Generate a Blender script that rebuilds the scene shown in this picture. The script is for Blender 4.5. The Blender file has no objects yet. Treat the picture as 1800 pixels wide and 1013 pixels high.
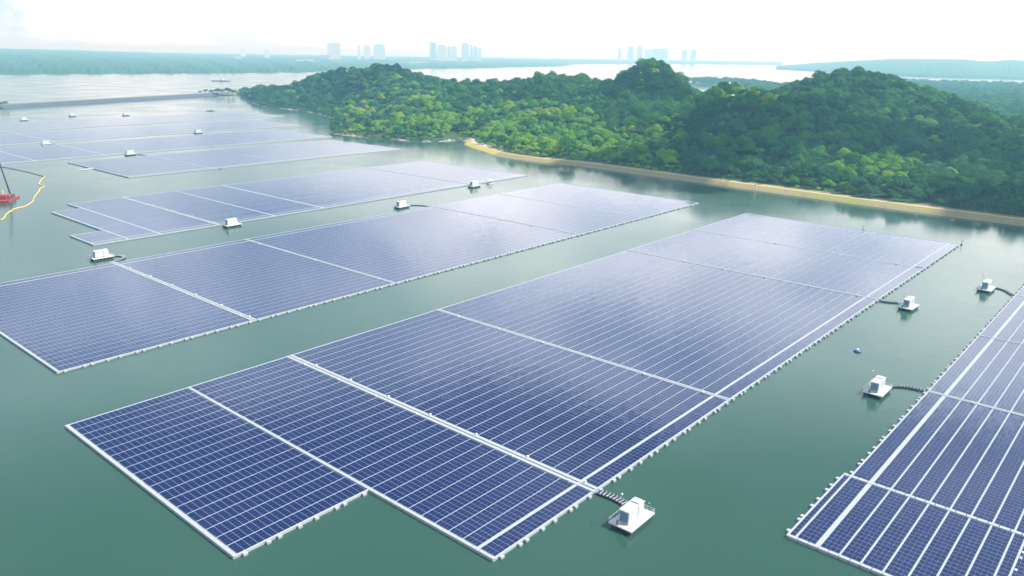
import bpy, math, random
import numpy as np
from mathutils import Vector, Matrix

random.seed(7); RNG = np.random.default_rng(7)
SC = bpy.context.scene; COL = SC.collection

SUN_EL, SUN_AZ = math.radians(50), math.radians(-52)     # towards +x and a little -y
SKY_K = 1.28
_cr = random.Random(11)
CLOUD_SPOTS = [(u+_cr.uniform(-18, 18), v+_cr.uniform(-18, 18), 58) for u in range(600, 900, 62) for v in range(-170, 440, 62)
               if not (u < 730 and 105 < v < 275) and not (u > 760 and v > 330)]
# ------------------------------------------------------------------ camera calibration (metres; x runs along the panel rows, y across them)
PITCH, ROLL, FPX, YAW, CAMH = 0.289474951, 0.0135389942, 1381.08385, 0.856314282, 100.0
def _cam_axes():
    f = np.array([0, math.cos(PITCH), -math.sin(PITCH)]); u = np.array([0, math.sin(PITCH), math.cos(PITCH)]); x = np.array([1., 0, 0])
    c, s = math.cos(ROLL), math.sin(ROLL)
    X, U = c*x + s*u, -s*x + c*u
    ca, sa = math.cos(YAW), math.sin(YAW)
    R = np.array([[ca, sa, 0], [-sa, ca, 0], [0, 0, 1]])
    return R@X, R@U, R@f
CX, CU, CF = _cam_axes()
def ray(px, py):
    return CF*FPX + CX*(px-900) - CU*(py-506.5)
def at(px, py, dist):
    """point on the ray through a photograph pixel at a horizontal distance"""
    d = ray(px, py); t = dist/math.hypot(d[0], d[1])
    return np.array([d[0]*t, d[1]*t, CAMH + d[2]*t])
def gp(px, py, z=0.0):
    d = ray(px, py); t = (z-CAMH)/d[2]
    return np.array([d[0]*t, d[1]*t])
def project(p):
    q = np.array([p[0], p[1], p[2]-CAMH]); d = q@CF
    return 900 + FPX*(q@CX)/d, 506.5 - FPX*(q@CU)/d, d

cam_d = bpy.data.cameras.new('camera'); cam = bpy.data.objects.new('camera', cam_d); COL.objects.link(cam)
cam_d.sensor_width = 36; cam_d.lens = 36*FPX/1800; cam_d.clip_start = 1; cam_d.clip_end = 90000
m = Matrix.Identity(4)
for i in range(3):
    m[i][0], m[i][1], m[i][2] = CX[i], CU[i], -CF[i]
m[2][3] = CAMH
cam.matrix_world = m; SC.camera = cam

# ------------------------------------------------------------------ materials
def nt(name):
    mt = bpy.data.materials.new(name); mt.use_nodes = True
    t = mt.node_tree; t.nodes.clear(); return mt, t
class NB:
    def __init__(s, t): s.t = t
    def n(s, typ, **kw):
        nd = s.t.nodes.new(typ)
        for k, v in kw.items():
            if k in nd.inputs.keys(): s.set(nd.inputs[k], v)
            else: setattr(nd, k, v)
        return nd
    def set(s, sock, v):
        if isinstance(v, bpy.types.NodeSocket): s.t.links.new(v, sock)
        else:
            if sock.type == 'RGBA' and len(v) == 3: v = (*v, 1)
            sock.default_value = v
    def math(s, op, a, b=0.0, c=None, clamp=False):
        nd = s.t.nodes.new('ShaderNodeMath'); nd.operation = op; nd.use_clamp = clamp
        s.set(nd.inputs[0], a); s.set(nd.inputs[1], b)
        if c is not None: s.set(nd.inputs[2], c)
        return nd.outputs[0]
    def mix(s, f, a, b):
        nd = s.t.nodes.new('ShaderNodeMix'); nd.data_type = 'RGBA'
        s.set(nd.inputs[0], f); s.set(nd.inputs[6], a); s.set(nd.inputs[7], b)
        return nd.outputs[2]
    def noise(s, vec, scale, detail=3, rough=.55):
        nd = s.t.nodes.new('ShaderNodeTexNoise'); nd.inputs['Scale'].default_value = scale
        nd.inputs['Detail'].default_value = detail; nd.inputs['Roughness'].default_value = rough
        if vec is not None: s.t.links.new(vec, nd.inputs['Vector'])
        return nd.outputs['Fac']
    def ramp(s, f, stops):
        nd = s.t.nodes.new('ShaderNodeValToRGB'); e = nd.color_ramp.elements
        while len(e) < len(stops): e.new(.5)
        for q, (p, c) in zip(e, stops):
            q.position = p; q.color = (*c, 1) if len(c) == 3 else c
        s.t.links.new(f, nd.inputs[0]); return nd.outputs[0]
    def remap(s, v, a, b, c=0., d=1.):
        nd = s.t.nodes.new('ShaderNodeMapRange'); nd.clamp = True
        s.set(nd.inputs[0], v)
        for i, x in enumerate((a, b, c, d)): nd.inputs[i+1].default_value = x
        return nd.outputs[0]
    def out(s, sh):
        o = s.t.nodes.new('ShaderNodeOutputMaterial'); s.t.links.new(sh, o.inputs[0]); return o

def painted(name, col, rough=.5, var=.12, scale=1.2, metal=0., dirt=(.3, .3, .27)):
    """paint or plastic with blotchy weathering"""
    mt, t = nt(name); b = NB(t)
    co = b.n('ShaderNodeTexCoord').outputs['Object']
    f = b.remap(b.noise(co, scale, 5, .65), .35, .75, 0, var*2)
    c = b.mix(f, col, dirt)
    p = b.n('ShaderNodeBsdfPrincipled', **{'Base Color': c, 'Roughness': rough, 'Metallic': metal})
    b.out(p.outputs[0]); return mt

M = {}
M['walk'] = painted('white_float_plastic', (.37, .42, .45), .55, .14, .8)
M['row_walk'] = painted('row_float_plastic', (.30, .37, .43), .55, .14, .8)
M['white'] = painted('white_paint', (.60, .61, .61), .45, .08, .7)
M['white_grey'] = painted('grey_white_paint', (.60, .63, .65), .5, .1, .7)
M['louvre'] = painted('blue_louvre', (.16, .30, .42), .3, .15, 1.5)
M['dark'] = painted('black_float_plastic', (.018, .028, .055), .5, .2, 2., dirt=(.06, .07, .09))
M['hull'] = painted('dark_hull', (.03, .06, .075), .5, .2, 1., dirt=(.08, .09, .07))
M['steel'] = painted('galvanised_steel', (.5, .53, .55), .4, .1, 2., .6)
M['red'] = painted('red_paint', (.34, .018, .032), .5, .15, .5, dirt=(.2, .05, .04))
M['salmon'] = painted('faded_red_paint', (.42, .11, .08), .55, .15, .5)
M['yellow'] = painted('yellow_boom', (.68, .52, .13), .55, .12, .8)
M['blue'] = painted('blue_plastic', (.03, .08, .33), .4, .1, 1.)
M['purple'] = painted('purple_hull', (.20, .10, .24), .6, .1, .05)
M['concrete'] = painted('concrete', (.22, .225, .235), .8, .2, .15)
M['dam_face'] = painted('dam_face', (.06, .075, .10), .85, .15, .06, dirt=(.15, .18, .2))
M['trunk'] = painted('bark', (.10, .075, .055), .9, .3, 1.)
M['cloud'] = painted('cloud_white', (.85, .86, .88), 1., .02, .01)
M['shed'] = painted('shed_grey', (.42, .45, .47), .7, .1, .03)
M['soil'] = painted('bare_soil', (.50, .23, .14), .95, .3, .1, dirt=(.32, .17, .1))

def panel_material(px, py):
    """polycrystalline modules in light frames; x along the row, y across"""
    mt, t = nt('solar_panel'); b = NB(t)
    co = b.n('ShaderNodeTexCoord').outputs['Object']
    sx = b.n('ShaderNodeSeparateXYZ'); t.links.new(co, sx.inputs[0])
    ux = b.math('DIVIDE', sx.outputs[0], px); uy = b.math('DIVIDE', sx.outputs[1], py)
    fx = b.math('FRACT', ux); fy = b.math('FRACT', uy)
    ex = b.math('MULTIPLY', b.math('MINIMUM', fx, b.math('SUBTRACT', 1., fx)), px)
    ey = b.math('MULTIPLY', b.math('MINIMUM', fy, b.math('SUBTRACT', 1., fy)), py)
    line = b.math('MAXIMUM', b.math('LESS_THAN', ex, .024), b.math('LESS_THAN', ey, .026))
    cell = b.n('ShaderNodeCombineXYZ'); t.links.new(b.math('FLOOR', ux), cell.inputs[0]); t.links.new(b.math('FLOOR', uy), cell.inputs[1])
    rnd = b.n('ShaderNodeObjectInfo').outputs['Random']; t.links.new(b.math('MULTIPLY', rnd, 91.), cell.inputs[2])
    wn = b.n('ShaderNodeTexWhiteNoise'); wn.noise_dimensions = '3D'; t.links.new(cell.outputs[0], wn.inputs[0])
    base = b.ramp(wn.outputs[0], [(0, PANEL_COLS[0]), (.5, PANEL_COLS[1]), (1, PANEL_COLS[2])])
    gn = b.n('ShaderNodeNewGeometry').outputs['Position']
    big = b.remap(b.noise(gn, .035, 3), .35, .65)
    base = b.mix(b.math('MULTIPLY', big, .35), base, PANEL_COLS[1])
    c = b.mix(line, base, (.34, .42, .58))
    rough = b.mix(line, (PANEL_ROUGH,)*3, (.45,)*3)
    vm = b.n('ShaderNodeVectorMath', operation='SUBTRACT'); t.links.new(wn.outputs[1], vm.inputs[0]); vm.inputs[1].default_value = (.5, .5, .5)
    vs = b.n('ShaderNodeVectorMath', operation='SCALE'); t.links.new(vm.outputs[0], vs.inputs[0]); vs.inputs['Scale'].default_value = .013
    va = b.n('ShaderNodeVectorMath', operation='ADD'); t.links.new(vs.outputs[0], va.inputs[0]); t.links.new(b.t.nodes.new('ShaderNodeNewGeometry').outputs['Normal'], va.inputs[1])
    vn = b.n('ShaderNodeVectorMath', operation='NORMALIZE'); t.links.new(va.outputs[0], vn.inputs[0])
    p = b.n('ShaderNodeBsdfPrincipled', **{'Base Color': c, 'Roughness': rough, 'IOR': PANEL_IOR, 'Normal': vn.outputs[0]})
    b.out(p.outputs[0]); return mt
PANEL_COLS = [(.003, .008, .060), (.004, .010, .069), (.006, .012, .078)]
PANEL_ROUGH, PANEL_IOR = .09, 1.6

def water_material():
    mt, t = nt('lake_water'); b = NB(t)
    g = b.n('ShaderNodeNewGeometry').outputs['Position']
    n1 = b.noise(g, .004, 3); n2 = b.noise(g, .6, 3, .6); n3 = b.noise(g, .16, 3)
    c = b.mix(b.remap(n1, .35, .65), (.027, .078, .058), (.036, .092, .069))
    wind = b.remap(b.noise(g, .009, 4, .6), .35, .7, .05, .22)
    bump = b.n('ShaderNodeBump', Strength=wind, Distance=.22)
    t.links.new(b.math('ADD', n2, b.math('MULTIPLY', n3, 1.5)), bump.inputs['Height'])
    r = b.remap(b.noise(g, .012, 4), .35, .7, .10, .20)
    p = b.n('ShaderNodeBsdfPrincipled', **{'Base Color': c, 'Roughness': r, 'IOR': 1.36, 'Normal': bump.outputs[0]})
    b.out(p.outputs[0]); return mt

def foliage_material(name, stops, far=False):
    """leaf colour differs from tree to tree; light passes through the leaves"""
    mt, t = nt(name); b = NB(t)
    oi = b.n('ShaderNodeObjectInfo')
    g = b.n('ShaderNodeNewGeometry')
    src = g.outputs['Position'] if far else oi.outputs['Location']
    patch = b.noise(src, .012, 3, .6)
    if far:
        f = b.remap(b.math('ADD', b.math('MULTIPLY', patch, .6), b.math('MULTIPLY', b.noise(src, .08, 3), .5)), .3, .8)
    else:
        f = b.math('ADD', b.math('MULTIPLY', oi.outputs['Random'], .46), b.remap(patch, .32, .68, 0, .54))
    stops = [(p, (min(q[0]*1.12, .8), min(q[1]*1.22, .8), q[2]*.92)) for p, q in stops]
    c = b.ramp(f, stops)
    lf = b.noise(b.n('ShaderNodeTexCoord').outputs['Object'], .9, 3)
    c = b.mix(b.remap(lf, .3, .7, 0., .35), c, b.mix(.5, c, (.10, .16, .03)))
    d = b.n('ShaderNodeBsdfPrincipled', **{'Base Color': c, 'Roughness': .7})
    d.inputs['Specular IOR Level'].default_value = .25
    tr = b.n('ShaderNodeBsdfTranslucent', Color=c)
    ms = b.n('ShaderNodeMixShader', Fac=.28); t.links.new(d.outputs[0], ms.inputs[1]); t.links.new(tr.outputs[0], ms.inputs[2])
    b.out(ms.outputs[0]); return mt
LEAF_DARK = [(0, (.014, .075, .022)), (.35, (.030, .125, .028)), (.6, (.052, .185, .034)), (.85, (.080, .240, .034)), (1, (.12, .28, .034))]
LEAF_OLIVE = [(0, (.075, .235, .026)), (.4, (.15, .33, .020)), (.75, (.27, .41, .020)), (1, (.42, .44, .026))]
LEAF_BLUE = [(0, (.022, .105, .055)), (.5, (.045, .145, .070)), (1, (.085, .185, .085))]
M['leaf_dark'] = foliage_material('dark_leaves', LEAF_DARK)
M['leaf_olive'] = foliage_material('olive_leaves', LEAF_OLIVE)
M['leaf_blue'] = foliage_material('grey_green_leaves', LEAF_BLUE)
M['canopy_far'] = foliage_material('far_canopy', [(0, (.016, .060, .026)), (.5, (.030, .090, .034)), (1, (.075, .130, .045))], True)

def ground_material(name, cols, scale=.08):
    mt, t = nt(name); b = NB(t)
    g = b.n('ShaderNodeNewGeometry').outputs['Position']
    f = b.math('ADD', b.math('MULTIPLY', b.noise(g, scale, 5, .65), .6), b.math('MULTIPLY', b.noise(g, scale*9, 4, .6), .4))
    c = b.ramp(b.remap(f, .3, .7), [(i/(len(cols)-1), q) for i, q in enumerate(cols)])
    p = b.n('ShaderNodeBsdfPrincipled', **{'Base Color': c, 'Roughness': .95})
    b.out(p.outputs[0]); return mt
M['forest_floor'] = ground_material('forest_floor', [(.020, .050, .018), (.035, .085, .022), (.06, .11, .03)])
M['grass'] = ground_material('dry_grass', [(.24, .21, .07), (.33, .27, .08), (.17, .19, .055)], .05)
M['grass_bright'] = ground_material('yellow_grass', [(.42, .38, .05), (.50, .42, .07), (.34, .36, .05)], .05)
M['grass_sunlit'] = ground_material('sunlit_grass', [(.22, .25, .05), (.30, .29, .06), (.17, .22, .05)], .05)  # sunshine on the lit bank stretch, put into the grass colour
M['rip'] = ground_material('stone_facing', [(.20, .18, .12), (.28, .25, .17), (.13, .125, .09)], .12)
M['path'] = ground_material('pale_path', [(.48, .44, .39), (.58, .53, .48), (.40, .37, .32)], .1)
M['sand'] = ground_material('pale_sand', [(.32, .31, .25), (.40, .38, .30), (.26, .27, .2)], .1)
M['field'] = ground_material('far_field', [(.18, .26, .10), (.26, .30, .12)], .01)

def tower_material(name, col, band, fw, fh):
    mt, t = nt(name); b = NB(t)
    co = b.n('ShaderNodeTexCoord').outputs['Object']
    s = b.n('ShaderNodeSeparateXYZ'); t.links.new(co, s.inputs[0])
    fz = b.math('LESS_THAN', b.math('FRACT', b.math('DIVIDE', s.outputs[2], fh)), .45)
    fx = b.math('LESS_THAN', b.math('FRACT', b.math('DIVIDE', b.math('ADD', s.outputs[0], s.outputs[1]), fw)), .6)
    c = b.mix(b.math('MULTIPLY', fz, fx), col, band)
    p = b.n('ShaderNodeBsdfPrincipled', **{'Base Color': c, 'Roughness': .6})
    b.out(p.outputs[0]); return mt
M['tower_pale'] = tower_material('pale_tower', (.85, .87, .88), (.6, .64, .68), 5, 3.4)
M['tower_mauve'] = tower_material('mauve_tower', (.74, .68, .76), (.52, .48, .58), 5, 3.4)
M['tower_blue'] = tower_material('blue_grey_tower', (.70, .76, .81), (.45, .52, .58), 5, 3.4)
M['roofing'] = painted('roof_grey', (.4, .42, .45), .7, .1, .05)

# ------------------------------------------------------------------ building helpers
class MB:
    def __init__(s): s.v = []; s.f = []; s.sm = False
    def box(s, x0, x1, y0, y1, z0, z1):
        n = len(s.v)
        s.v += [(x0, y0, z0), (x1, y0, z0), (x1, y1, z0), (x0, y1, z0), (x0, y0, z1), (x1, y0, z1), (x1, y1, z1), (x0, y1, z1)]
        s.f += [tuple(n+i for i in q) for q in ((0, 3, 2, 1), (4, 5, 6, 7), (0, 1, 5, 4), (1, 2, 6, 5), (2, 3, 7, 6), (3, 0, 4, 7))]
        return s
    def chbox(s, x0, x1, y0, y1, z0, z1, c):
        """box with chamfered top edges"""
        n = len(s.v); zc = z1-c
        s.v += [(x0, y0, z0), (x1, y0, z0), (x1, y1, z0), (x0, y1, z0), (x0, y0, zc), (x1, y0, zc), (x1, y1, zc), (x0, y1, zc),
                (x0+c, y0+c, z1), (x1-c, y0+c, z1), (x1-c, y1-c, z1), (x0+c, y1-c, z1)]
        s.f += [tuple(n+i for i in q) for q in ((0, 3, 2, 1), (8, 9, 10, 11), (0, 1, 5, 4), (1, 2, 6, 5), (2, 3, 7, 6), (3, 0, 4, 7),
                                                (4, 5, 9, 8), (5, 6, 10, 9), (6, 7, 11, 10), (7, 4, 8, 11))]
        return s
    def obox(s, c, ax, L, Wd, z0, z1):
        """box centred at c, long axis at angle ax"""
        ca, sa = math.cos(ax), math.sin(ax); n = len(s.v)
        for z in (z0, z1):
            for a, b in ((-1, -1), (1, -1), (1, 1), (-1, 1)):
                x, y = a*L/2, b*Wd/2
                s.v.append((c[0]+ca*x-sa*y, c[1]+sa*x+ca*y, z))
        s.f += [tuple(n+i for i in q) for q in ((0, 3, 2, 1), (4, 5, 6, 7), (0, 1, 5, 4), (1, 2, 6, 5), (2, 3, 7, 6), (3, 0, 4, 7))]
        return s
    def tube(s, pts, r, n=6, cap=True):
        pts = [Vector(p) for p in pts]; rings = []
        rr = r if isinstance(r, (list, tuple)) else [r]*len(pts)
        for i, p in enumerate(pts):
            d = (pts[min(i+1, len(pts)-1)] - pts[max(i-1, 0)]).normalized()
            a = d.cross(Vector((0, 0, 1)) if abs(d.z) < .9 else Vector((1, 0, 0))).normalized(); b = d.cross(a)
            k = len(s.v)
            for j in range(n):
                t = 2*math.pi*j/n
                s.v.append(tuple(p + (a*math.cos(t)+b*math.sin(t))*rr[i]))
            rings.append(k)
        for A, B in zip(rings, rings[1:]):
            for j in range(n):
                s.f.append((A+j, A+(j+1) % n, B+(j+1) % n, B+j))
        if cap:
            s.f.append(tuple(rings[0]+j for j in range(n-1, -1, -1))); s.f.append(tuple(rings[-1]+j for j in range(n)))
        return s
    def lathe(s, prof, n=16, c=(0, 0)):
        rings = []
        for r, z in prof:
            rings.append(len(s.v))
            for j in range(n):
                t = 2*math.pi*j/n; s.v.append((c[0]+r*math.cos(t), c[1]+r*math.sin(t), z))
        for A, B in zip(rings, rings[1:]):
            for j in range(n): s.f.append((A+j, A+(j+1) % n, B+(j+1) % n, B+j))
        s.f.append(tuple(rings[0]+j for j in range(n-1, -1, -1))); s.f.append(tuple(rings[-1]+j for j in range(n)))
        return s
    def prism(s, outline, z0, z1):
        n = len(s.v); k = len(outline)
        s.v += [(x, y, z0) for x, y in outline] + [(x, y, z1) for x, y in outline]
        s.f += [tuple(n+i for i in range(k-1, -1, -1)), tuple(n+k+i for i in range(k))]
        for i in range(k): s.f.append((n+i, n+(i+1) % k, n+k+(i+1) % k, n+k+i))
        return s
    def mesh(s, name, mat, smooth=False):
        me = bpy.data.meshes.new(name); me.from_pydata(s.v, [], s.f)
        if mat is not None: me.materials.append(mat)
        if smooth: me.polygons.foreach_set('use_smooth', [True]*len(me.polygons))
        me.update(); return me
    def build(s, name, mat, parent=None, loc=(0, 0, 0), smooth=False):
        return link(name, s.mesh(name, mat, smooth), parent, loc)

def link(name, me, parent=None, loc=(0, 0, 0)):
    o = bpy.data.objects.new(name, me); COL.objects.link(o); o.location = loc
    if parent is not None: o.parent = parent
    return o
def tag(o, label, cat, group=None):
    o['label'] = label; o['category'] = cat
    if group: o['group'] = group
    return o
def thing(name, label, cat, loc=(0, 0, 0), rz=0, group=None):
    o = link(name, None, None, loc); o.rotation_euler = (0, 0, rz); o.empty_display_size = 1
    return tag(o, label, cat, group)
def structure(o): o['kind'] = 'structure'; return o
def stuff(o): o['kind'] = 'stuff'; return o
def dup(o, parent=None):
    c = o.copy(); COL.objects.link(c)
    if parent is not None: c.parent = parent
    for ch in list(o.children): dup(ch, c)
    return c

# ------------------------------------------------------------------ water
W = MB()
W.v = [(-45000, -45000, 0), (45000, -45000, 0), (45000, 45000, 0), (-45000, 45000, 0)]; W.f = [(0, 1, 2, 3)]
structure(W.build('water', water_material()))

# ------------------------------------------------------------------ floating solar arrays
PX = 35/22.; MESHES = {}
PMAT = {}
def strip_mesh(L, rows, pitch):
    key = (round(L, 3), rows, round(pitch, 4))
    if key not in MESHES:
        b = MB(); t = .03
        for j in range(rows):
            y0, y1 = j*pitch+.02, (j+1)*pitch-.02
            n = len(b.v); h = .045
            b.v += [(0, y0, 0), (L, y0, 0), (L, y1, t), (0, y1, t), (0, y0, h), (L, y0, h), (L, y1, h+t), (0, y1, h+t)]
            b.f += [tuple(n+i for i in q) for q in ((0, 3, 2, 1), (4, 5, 6, 7), (0, 1, 5, 4), (1, 2, 6, 5), (2, 3, 7, 6), (3, 0, 4, 7))]
        pm = round(pitch, 4)
        if pm not in PMAT: PMAT[pm] = panel_material(PX, pitch)
        MESHES[key] = b.mesh('panel_strip', PMAT[pm])
    return MESHES[key]
ZP = .55
def strip_bounds(vlo, vhi, wide, ww, gap, base, up):
    """[(y0,y1)] of panel strips and [(y,w)] of walkways between them; the wide walkway is one strip in from the low (up) or high edge"""
    n = round((vhi-vlo)/base); edge = .55
    tot = vhi-vlo-2*edge
    nw = n-1
    pw = (tot - (nw-1)*gap - ww)/n if wide else (tot - nw*gap)/n
    out, walks, y = [], [], vlo+edge
    for k in range(n):
        out.append((y, y+pw)); y += pw
        if k < n-1:
            w = ww if wide and ((up and k == 0) or (not up and k == n-2)) else gap
            walks.append((y, w)); y += w
    return out, walks
def solar_array(label, secs, cross, wide_low=True, wide=True, nub_sides=(-1,), gap=.26, ww=.9, nubs=True, full=True, boxes=(), extra=()):
    """secs: (u0,u1,vlo,vhi); cross: (u, width, double, vlo, vhi)"""
    u0 = min(s[0] for s in secs); v0 = min(s[2] for s in secs); v1 = max(s[3] for s in secs)
    root = thing('floating_solar_array', label, 'solar array', (u0, v0, 0), 0, 'floating solar arrays on the reservoir')
    strips, walks = strip_bounds(v0, v1, wide, ww, gap, 4.37, wide_low)
    cw = {round(c[0], 2): c[1] for c in cross}
    allp = []
    for (a, b_, lo, hi) in secs:
        x0 = a + cw.get(round(a, 2), .8)/2 + .25; x1 = b_ - cw.get(round(b_, 2), .8)/2 - .12
        mine = [(y0, y1) for (y0, y1) in strips if (y0+y1)/2 > lo and (y0+y1)/2 < hi]
        for (y0, y1) in mine: allp.append((x0, x1, y0, y1))
    for e in extra:                                             # an outer single column of panels
        allp.append(e)
    def seen(p):
        q = project(((p[0]+p[1])/2, (p[2]+p[3])/2, .5)); inside = -80 < q[0] < 1880 and q[1] < 1080
        return (0 if inside else 1, q[2])
    if full:
        allp.sort(key=seen)
        for i, (x0, x1, y0, y1) in enumerate(allp):
            rows = 4 if y1-y0 > 2 else 1
            if i < 100 or len(allp) <= 100:
                link('panel_strip', strip_mesh(x1-x0, rows, (y1-y0)/rows), root, (x0-u0, y0-v0, ZP))
        rest = allp[100:] if len(allp) > 100 else []
        if rest:
            b = MB(); pitch = (rest[0][3]-rest[0][2])/4
            for (x0, x1, y0, y1) in rest: _rows(b, x0-u0, x1-u0, y0-v0, y1-v0)
            stuff(b.build('panel_field', PMAT[round((strips[0][1]-strips[0][0])/4, 4)], root, (0, 0, ZP)))
    else:
        for (a, b_, lo, hi) in secs:
            b = MB(); x0s = [p for p in allp if p[0] >= a and p[1] <= b_]
            for (x0, x1, y0, y1) in x0s: _rows(b, x0-u0, x1-u0, y0-v0, y1-v0)
            pm = round((strips[0][1]-strips[0][0])/4, 4)
            if pm not in PMAT: PMAT[pm] = panel_material(PX, pm)
            b.build('panel_field', PMAT[pm], root, (0, 0, ZP))
    # walkways between the strips, each as long as the sections it crosses
    merged = []
    for (y, w) in walks:
        yc = y+w/2
        spans = sorted((s[0], s[1]) for s in secs if s[2]+.5 < yc < s[3]-.5)
        cur = []
        for a, b_ in spans:
            if cur and abs(cur[-1][1]-a) < .6: cur[-1][1] = b_
            else: cur.append([a, b_])
        for a, b_ in cur: merged.append((a+.3-u0, b_-.3-u0, y-v0, w))
    merged.sort(key=lambda q: -q[3])
    for (a, b_, y, w) in merged:
        MB().chbox(a, b_, y+.02, y+w-.02, .12, .60 if w < .8 else .62, .03).build('row_walkway', M['row_walk'] if w < .4 else M['walk'], root)
    # cross walkways made of float blocks
    for (u, w, dbl, lo, hi) in cross:
        b = MB(); y = lo; step = 2.18
        while y < hi-.01:
            y2 = min(y+step, hi)
            if dbl:
                b.chbox(u-w/2-u0, u-w*.04-u0-.10, y-v0+.03, y2-v0-.03, -.08, .74, .04)
                b.chbox(u+w*.04-u0+.10, u+w/2-u0, y-v0+.03, y2-v0-.03, -.08, .74, .04)
            else:
                b.chbox(u-w/2-u0, u+w/2-u0, y-v0+.08, y2-v0-.08, -.08, .72, .04)
            y = y2
        b.build('cross_walkway', M['walk'], root)
    # edge walkways along the outer long sides
    def edge_runs(side):
        runs = []
        for s in sorted(secs):
            v = s[2] if side < 0 else s[3]
            if runs and abs(runs[-1][2]-v) < .3 and abs(runs[-1][1]-s[0]) < .6: runs[-1][1] = s[1]
            else: runs.append([s[0], s[1], v])
        return runs
    nl = []
    for side in (-1, 1):
        for a, b_, v in edge_runs(side):
            y = v-v0
            MB().chbox(a-u0, b_-u0, y+(.05 if side < 0 else -.5), y+(.5 if side < 0 else -.05), -.08, .66, .04).build('edge_walkway', M['walk'], root)
            if nubs and side in nub_sides:
                x = a
                if extra and side > 0 and abs(a-extra[0][0]) < 2:
                    nl += [(a+d+random.uniform(-.4, .4), extra[0][3]+.5, 1) for d in (2, 7.6, 10, 15.4, 19.5, 25, 27.5, 32)]
                    MB().chbox(a-u0, extra[0][1]-u0, extra[0][3]+.03-v0, extra[0][3]+.5-v0, -.08, .66, .04).build('edge_walkway', M['walk'], root)
                    x = extra[0][1]+1
                while x < b_-3:
                    for d in (2, 7.6, 10, 15.4):
                        if x+d < b_-1: nl.append((x+d+random.uniform(-.3, .3), v, side))
                    x += 17.5
    nl.sort(key=lambda q: project((q[0], q[1], 0))[2] + (0 if -50 < project((q[0], q[1], 0))[0] < 1850 and project((q[0], q[1], 0))[1] < 1060 else 1e5))
    if nubs:
        nm = MB().chbox(-.5, .5, 0, .72, .02, .62, .05).mesh('edge_float', M['walk'])
        nm2 = MB().chbox(-.5, .5, -.72, 0, .02, .62, .05).mesh('edge_float', M['walk'])
        for (x, y, sd) in nl[:100]:
            link('edge_float', nm if sd > 0 else nm2, root, (x-u0, y-v0, 0))
        if nl[100:]:
            b = MB()
            for (x, y, sd) in nl[100:]:
                yy = y-v0
                b.chbox(x-u0-.5, x-u0+.5, min(yy, yy+sd*.72), max(yy, yy+sd*.72), .02, .62, .05)
            stuff(b.build('edge_float_run', M['walk'], root))
    # white combiner boxes standing beside cross walkways
    if boxes:
        bm = MB().chbox(-.32, .32, -.28, .28, 0, .5, .04).mesh('combiner_box', M['white'])
        for (u, y, sd) in boxes:
            link('combiner_box', bm, root, (u+sd-u0, y-v0, .62))
    return root
def _rows(b, x0, x1, y0, y1):
    rows = 4 if y1-y0 > 2 else 1; p = (y1-y0)/rows; t, h = .03, .045
    for j in range(rows):
        a, c = y0+j*p+.02, y0+(j+1)*p-.02; n = len(b.v)
        b.v += [(x0, a, 0), (x1, a, 0), (x1, c, t), (x0, c, t), (x0, a, h), (x1, a, h), (x1, c, h+t), (x0, c, h+t)]
        b.f += [tuple(n+i for i in q) for q in ((0, 3, 2, 1), (4, 5, 6, 7), (0, 1, 5, 4), (1, 2, 6, 5), (2, 3, 7, 6), (3, 0, 4, 7))]
def boxes_on(u, lo, hi, w, n=6):
    out = []
    for k in range(n):
        y = lo + (k+.4)*(hi-lo)/n
        out.append((u, y, -w/2+.1))
        if w > 2: out.append((u, y-3.2, w/2-.1))
    return out

D0, D1 = 93.0, 220.5
solar_array('biggest floating array of blue panels, notched at its nearest corner, in the middle',
    [(68, 103, 133.0, D1), (103, 138.8, D0, D1), (138.8, 208.3, D0, D1), (208.3, 348, D0, D1), (348, 419, D0, D1), (419, 491, D0, D1)],
    [(68, 1.0, False, 133, D1), (103, .9, False, D0, D1), (138.8, 2.5, True, D0, D1), (208.3, 1.7, True, D0, D1), (348, 1.5, True, D0, D1), (419, .9, False, D0+4, D1), (491, .6, False, D0, D1)],
    boxes=boxes_on(138.8, D0, D1, 2.5, 7)+boxes_on(208.3, D0, D1, 1.7, 6)+boxes_on(348, D0, D1, 1.5, 6)+boxes_on(419, D0, D1, .9, 4))
E0, E1 = 262.0, 386.5
solar_array('pale-reflecting floating array left behind the biggest one, white barge moored at its back edge',
    [(81, 151, E0, E1), (151, 221.5, E0, E1), (221.5, 360.5, E0, E1), (360.5, 429, E0, E1), (429, 502.5, E0, E1)],
    [(81, .9, False, E0, E1), (151, 2.3, True, E0, E1+2.5), (221.5, 1.6, True, E0, E1), (360.5, 1.5, True, E0, E1), (429, 1.1, False, E0, E1), (502.5, .7, False, E0, E1)],
    wide_low=False, boxes=boxes_on(151, E0, E1, 2.3, 6)+boxes_on(221.5, E0, E1, 1.6, 5)+boxes_on(360.5, E0, E1, 1.5, 5))
R0, R1 = -76.0, 50.2
solar_array('dark blue floating array cut by the right edge of the photo, with thick white walkways',
    [(152, 187, 12.2, R1), (187, 257, R0, R1), (257, 327, R0, R1), (327, 398, R0, R1), (398, 470, R0, R1)],
    [(152, .9, False, 12.2, R1+1.6), (187, 1.1, False, R0, R1+1.6), (257, 1.6, True, R0, R1), (327, 1.1, True, R0, R1), (398, 1.1, False, R0, R1), (470, .8, False, R0, R1)],
    wide_low=False, nub_sides=(-1, 1), gap=.45, ww=1.1, extra=[(152.7, 186.3, R1+.12, R1+1.12)], boxes=boxes_on(257, R0, R1, 1.6, 6)+boxes_on(327, R0, R1, 1.1, 4))
C0, C1 = 431.5, 562.
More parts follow.
